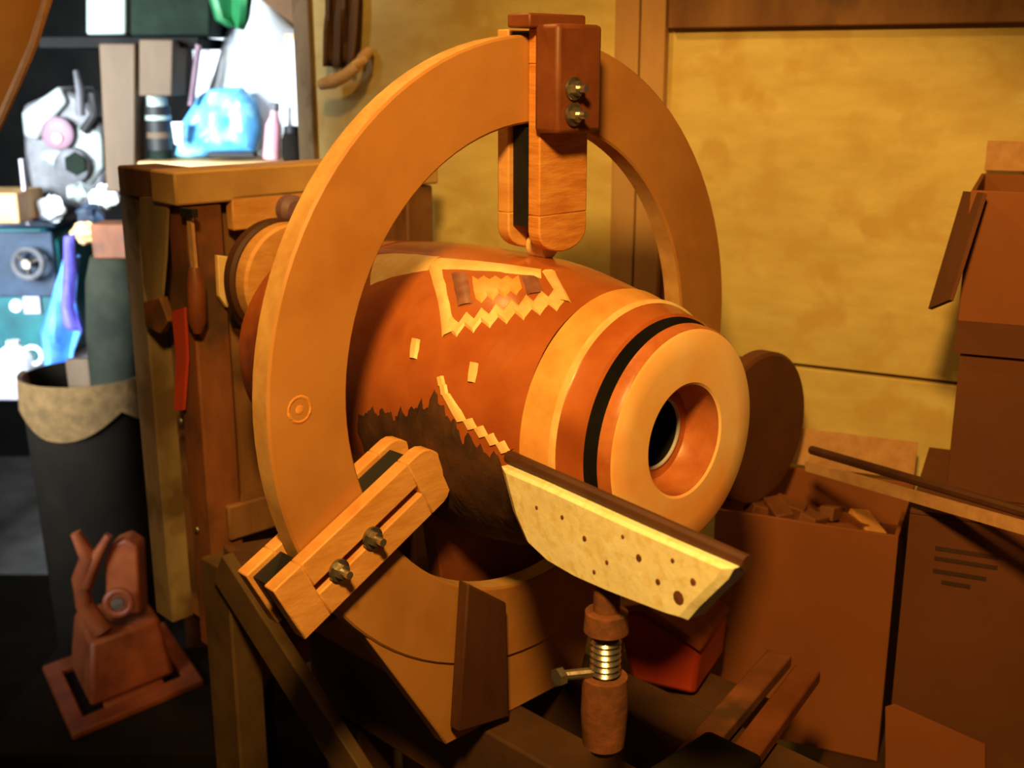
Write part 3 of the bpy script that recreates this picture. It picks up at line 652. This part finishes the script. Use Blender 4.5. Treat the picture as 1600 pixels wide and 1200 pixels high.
blob('paper_wad', 'cream crumpled rag above the blue cloth', 'rag', at(138, 364, yw - .16), .042, 'sapwood', 9, (1, .7, .55))
blob('dark_rag', 'dark teal rag beside the white paper wads', 'rag', at(140, 336, yw - .10), .034, 'navy', 19, (1, .8, .7))
o = build('cream_plank', MB().box(at(10, 320, yw - .1), V((.062, 0, 0)), V((0, .08, 0)), Z*.036), 'old_wood_pale', None, .004); tag(o, 'thick cream plank end on top of the teal machine', 'plank')
o = build('shelf_bracket', MB().box(at(40, 300, yw - .1), V((.004, 0, 0)), V((0, .01, 0)), Z*.08), 'lilac_grey'); tag(o, 'thin upright grey bracket beside the cream plank', 'bracket')
# hanging cloths
def cloth(name, label, left, right, Y, m, fold=.012, nf=3.):
    rows = []
    for (p, q) in zip(left, right):
        a, b = at(*p, Y), at(*q, Y)
        rows.append([a + (b - a)*(k/10) + V((0, -fold*math.sin(k/10*nf*math.pi + p[1]*.01), 0)) for k in range(11)])
    fine = []
    for r0, r1 in zip(rows, rows[1:]):
        for k in range(4): fine.append([p + (q - p)*(k/4) for p, q in zip(r0, r1)])
    fine.append(rows[-1])
    o = build(name, MB().grid(fine, True), m); so = o.modifiers.new('thick', 'SOLIDIFY'); so.thickness = .006
    return tag(o, label, 'cloth')
cloth('blue_cloth', 'bright blue cloth hanging over the workbench edge', [(94, 410), (76, 480), (62, 520), (70, 570), (84, 630)], [(122, 400), (118, 470), (132, 510), (120, 545), (106, 632)], yw - .26, 'blue_cloth', .02, 2.4)
cloth('violet_cloth', 'narrow violet-blue cloth hanging beside the blue cloth', [(98, 372), (97, 420), (97, 480), (100, 510)], [(114, 366), (116, 420), (114, 480), (128, 520)], yw - .30, 'violet_cloth', .008, 2)
# hanging bay: posts, shelf boxes
o = build('brown_post', MB().prism([at(*p, 2.75) for p in ((154, 68), (211, 68), (211, 300), (166, 300))], V((0, .08, 0))), 'brown_board', None, .004)
o.data.update(); tag(o, 'brown wooden post beside the white machine', 'post')
o = build('brown_carton', MB().prism([at(*p, 2.72) for p in ((217, 62), (270, 62), (268, 150), (217, 150))], V((0, .12, 0))), 'brown_board', None, .003); tag(o, 'brown carton on the shelf beside the wooden post', 'carton')
shz = at(250, 60, 2.9).z
sh = thing('hanging_shelf', 'dark high shelf carrying the grey-green tin and black crate', 'shelf', V((at(260, 60, 2.9).x, 2.95, shz)))
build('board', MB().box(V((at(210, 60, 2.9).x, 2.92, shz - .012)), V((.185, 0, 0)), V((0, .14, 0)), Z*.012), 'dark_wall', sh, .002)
o = build('grey_tin', MB().prism([at(*p, 2.80) for p in ((134, 54), (196, 54), (196, -60), (134, -60))], V((0, .16, 0))), 'grey_green', None, .006); tag(o, 'pale grey-green tin box on the dark shelf', 'tin')
o = build('black_crate', MB().prism([at(*p, 2.80) for p in ((203, 56), (328, 56), (328, -60), (203, -60))], V((0, .2, 0))), 'dark_green', None, .006); tag(o, 'black crate on the dark shelf', 'crate')
o = cloth('green_cloth', 'green cloth hanging from the shelf beside the black crate', [(328, -60), (330, 0), (340, 30), (362, 42)], [(392, -60), (392, 0), (386, 30), (378, 46)], 2.74, 'green', .012, 3)
# cabinet top with bags: shelf cabinet hidden behind the headstock
yk = 2.78; zk = at(340, 250, yk).z
kc = thing('store_cupboard', 'brown cupboard behind the weathered frame carrying the plastic bags', 'cupboard', V((at(345, 250, yk).x, yk + .15, 0)))
cx_ = at(366, 250, yk).x
build('cupboard_body', MB().box(V((cx_, yk + .17, zk/2 - .012)), V((.20, 0, 0)), V((0, .2, 0)), Z*(zk/2 - .012)), 'old_wood', kc, .004)
build('cupboard_top', MB().box(V((cx_, yk + .17, zk - .012)), V((.215, 0, 0)), V((0, .22, 0)), Z*.012), 'old_wood_pale', kc, .003)
for i in (-1, 1): build('door', MB().box(V((cx_ + i*.10, yk - .036, zk/2 - .03)), V((.095, 0, 0)), V((0, .006, 0)), Z*(zk/2 - .06)), 'old_wood_red', kc, .003)
def bag(name, label, outline, Y, m, depth=.12, seed=1):
    """crumpled bag: outline px polygon swept to a pillow with creases"""
    rnd = random.Random(seed); n = len(outline); ps = []
    for i in range(n):
        a, b = at(*outline[i], Y), at(*outline[(i + 1) % n], Y)
        for k in range(3): ps.append(a + (b - a)*(k/3))
    c = sum(ps, V((0, 0, 0)))/len(ps); rows = []
    ph = rnd.uniform(0, 6)
    def fold(p, s): return (1 - s**4)*(.010*math.sin(p.x*95 + ph + p.z*12) + .006*math.sin(p.z*70 + p.x*40 + ph*2))
    for s in (1, .95, .87, .77, .65, .5, .35, .2, .02):
        row = []
        for p in ps:
            q = c + (p - c)*s; row.append(q + V((0, -depth/2*math.sqrt(max(0, 1 - s*s)) + fold(q, s), 0)))
        rows.append(row)
    rb = [[c + (p - c)*s + V((0, dy*depth/2, 0)) for p in ps] for s, dy in ((.02, 1), (.5, .87), (.87, .5), (1, 0))]
    return build(name, MB().grid(rb + rows[1:], True, True), m)
o = bag('white_bag', '', [(300, 205), (330, 130), (350, 60), (362, 28), (384, 40), (400, 0), (412, -10), (470, 50), (474, 120), (470, 200), (440, 244), (320, 244)], yk + .16, 'white_plastic', .12, 3)
tag(o, 'big white crumpled plastic bag behind the cyan bag', 'plastic bag')
o = bag('cyan_bag', '', [(270, 246), (285, 190), (310, 150), (330, 138), (380, 136), (400, 160), (408, 200), (404, 238), (335, 240), (320, 246)], yk + .05, 'cyan_bag', .10, 5)
tag(o, 'shiny cyan-blue plastic bag on the cupboard', 'plastic bag')
o = build('black_tray', MB().box(at(364, 241, yk - .005), V((.054, 0, 0)), V((0, .02, 0)), Z*.006), 'black', None, .002); tag(o, 'flat black tray in front of the cyan bag', 'tray')
o = thing('pink_bottle', 'slim pink bottle beside the white bag', 'bottle', at(426, 248, yk))
bb_ = at(424, 248, yk); hb = at(432, 160, yk).z - bb_.z
build('bottle_body', MB().rev(bb_, V((.12, 0, 1)), [(0, .0001), (0, .020), (hb*.6, .019), (hb*.75, .010), (hb*.88, .009), (hb*.88, .0001)], 20), 'pink', o)
build('bottle_cap', MB().rev(bb_ + V((.12, 0, 1)).normalized()*hb*.86, V((.12, 0, 1)), [(0, .0001), (0, .011), (hb*.14, .011), (hb*.14, .0001)], 16), 'machine_grey', o)
o = thing('dark_jar', 'round dark brown jar at the end of the cupboard', 'jar', at(458, 252, yk - .06))
jb = at(458, 252, yk - .06); jh = at(458, 196, yk - .06).z - jb.z
build('jar_body', MB().rev(jb, Z, [(0, .0001), (0, .022), (jh*.2, .026), (jh*.6, .025), (jh*.82, .017), (jh*.82, .0001)], 24), 'bin', o)
build('jar_lid', MB().rev(jb + Z*jh*.8, Z, [(0, .0001), (0, .018), (jh*.18, .017), (jh*.2, .0001)], 20), 'black', o)
o = thing('white_tube', 'upright white cardboard tube above the dark jar', 'tube', at(462, 196, yk + .06))
tb0 = at(463, 240, yk + .06)
build('tube_wall', MB().tube([tb0, at(458, 60, yk + .06)], .018, 20), 'white_plastic', o)
build('tube_cap', MB().tube([at(458, 62, yk + .06), at(458, 54, yk + .06)], .020, 20), 'sapwood', o)
o = thing('spray_can', 'small striped spray can with grey cap left of the cyan bag', 'can', at(250, 248, yk))
cb_ = at(252, 248, yk + .02); chh = at(252, 130, yk + .02).z - cb_.z
for i, (t0, t1, r_, m_) in enumerate(((0, .12, .026, 'dark_green'), (.12, .28, .030, 'black'), (.28, .36, .030, 'brown_board'), (.36, .52, .030, 'black'), (.52, .58, .030, 'grey_green'), (.58, .70, .030, 'black'), (.70, .92, .024, 'grey_green'), (.92, 1., .012, 'white_plastic'))):
    build(('can_body', 'stripe', 'stripe', 'stripe', 'stripe', 'stripe', 'cap', 'nozzle')[i], MB().rev(cb_, Z, [(chh*t0, .0001), (chh*t0, r_), (chh*t1, r_*.98), (chh*t1, .0001)], 24), m_, o)
o = build('brush_stick', MB().tube([at(298, 165, yk - .0), at(310, 70, yk - .0)], .007, 8), 'mauve'); tag(o, 'thin mauve stick leaning behind the spray can', 'stick')
o = build('white_cup', MB().rev(at(281, 225, yk - .03), Z, [(0, .0001), (0, .012), (.05, .016), (.05, .014), (.006, .01), (.006, .0001)], 20), 'white_plastic'); tag(o, 'small white cup between the spray can and cyan bag', 'cup')
# brown board hanging above the bag, cloth and hook on the wall end
o = build('brown_eave_board', MB().prism([at(*p, 2.35) for p in ((400, -60), (486, -60), (486, 55), (466, 44), (408, 0))], V((0, .03, 0))), 'brown_cloth', None, .003); tag(o, 'dark brown board above the white bag', 'board')
o = thing('hanging_rag', 'brown rag hanging at the end of the panelled wall', 'rag', on_wall(535, 90, .02))
rows = []
for i in range(9):
    y = -40 + i*18; row = []
    for k in range(9):
        x = 508 + 52*(k/8) - (i/8)*8*(k/8); row.append(on_wall(x, y, .018 + .010*math.sin(k*1.6 + i*.3)))
    rows.append(row)
rg_ = build('rag_cloth', MB().grid(rows, True), 'brown_cloth', o); so = rg_.modifiers.new('thick', 'SOLIDIFY'); so.thickness = .004
o = build('bent_hook', MB().tube([on_wall(x, y, d) for x, y, d in ((576, 80, .01), (566, 92, .03), (556, 104, .04), (540, 118, .045), (520, 128, .045), (502, 132, .04))], [.008, .010, .010, .010, .011, .009], 12), 'sapwood'); tag(o, 'curved pale wooden peg below the brown rag', 'peg')
# overhead board in the near upper corner
o = build('overhead_board', MB().prism([at(*p, 1.5) for p in ((-60, -60), (88, -60), (74, 0), (52, 70), (26, 130), (0, 188), (-60, 300))], V((-.02, .05, 0))), 'overhead', None, .002); tag(o, 'orange-brown curved board hanging above the daylit bay', 'board')
ob = build('pale_edge', MB().tube([at(*p, 1.5) for p in ((88, -60), (74, 0), (52, 70), (26, 130), (0, 188), (-60, 300))], .006, 8), 'card_edge', None); ob.parent = o; ob['_b'] = (0, 0, 0)

for o in bpy.data.objects:
    if '_b' in o: del o['_b']
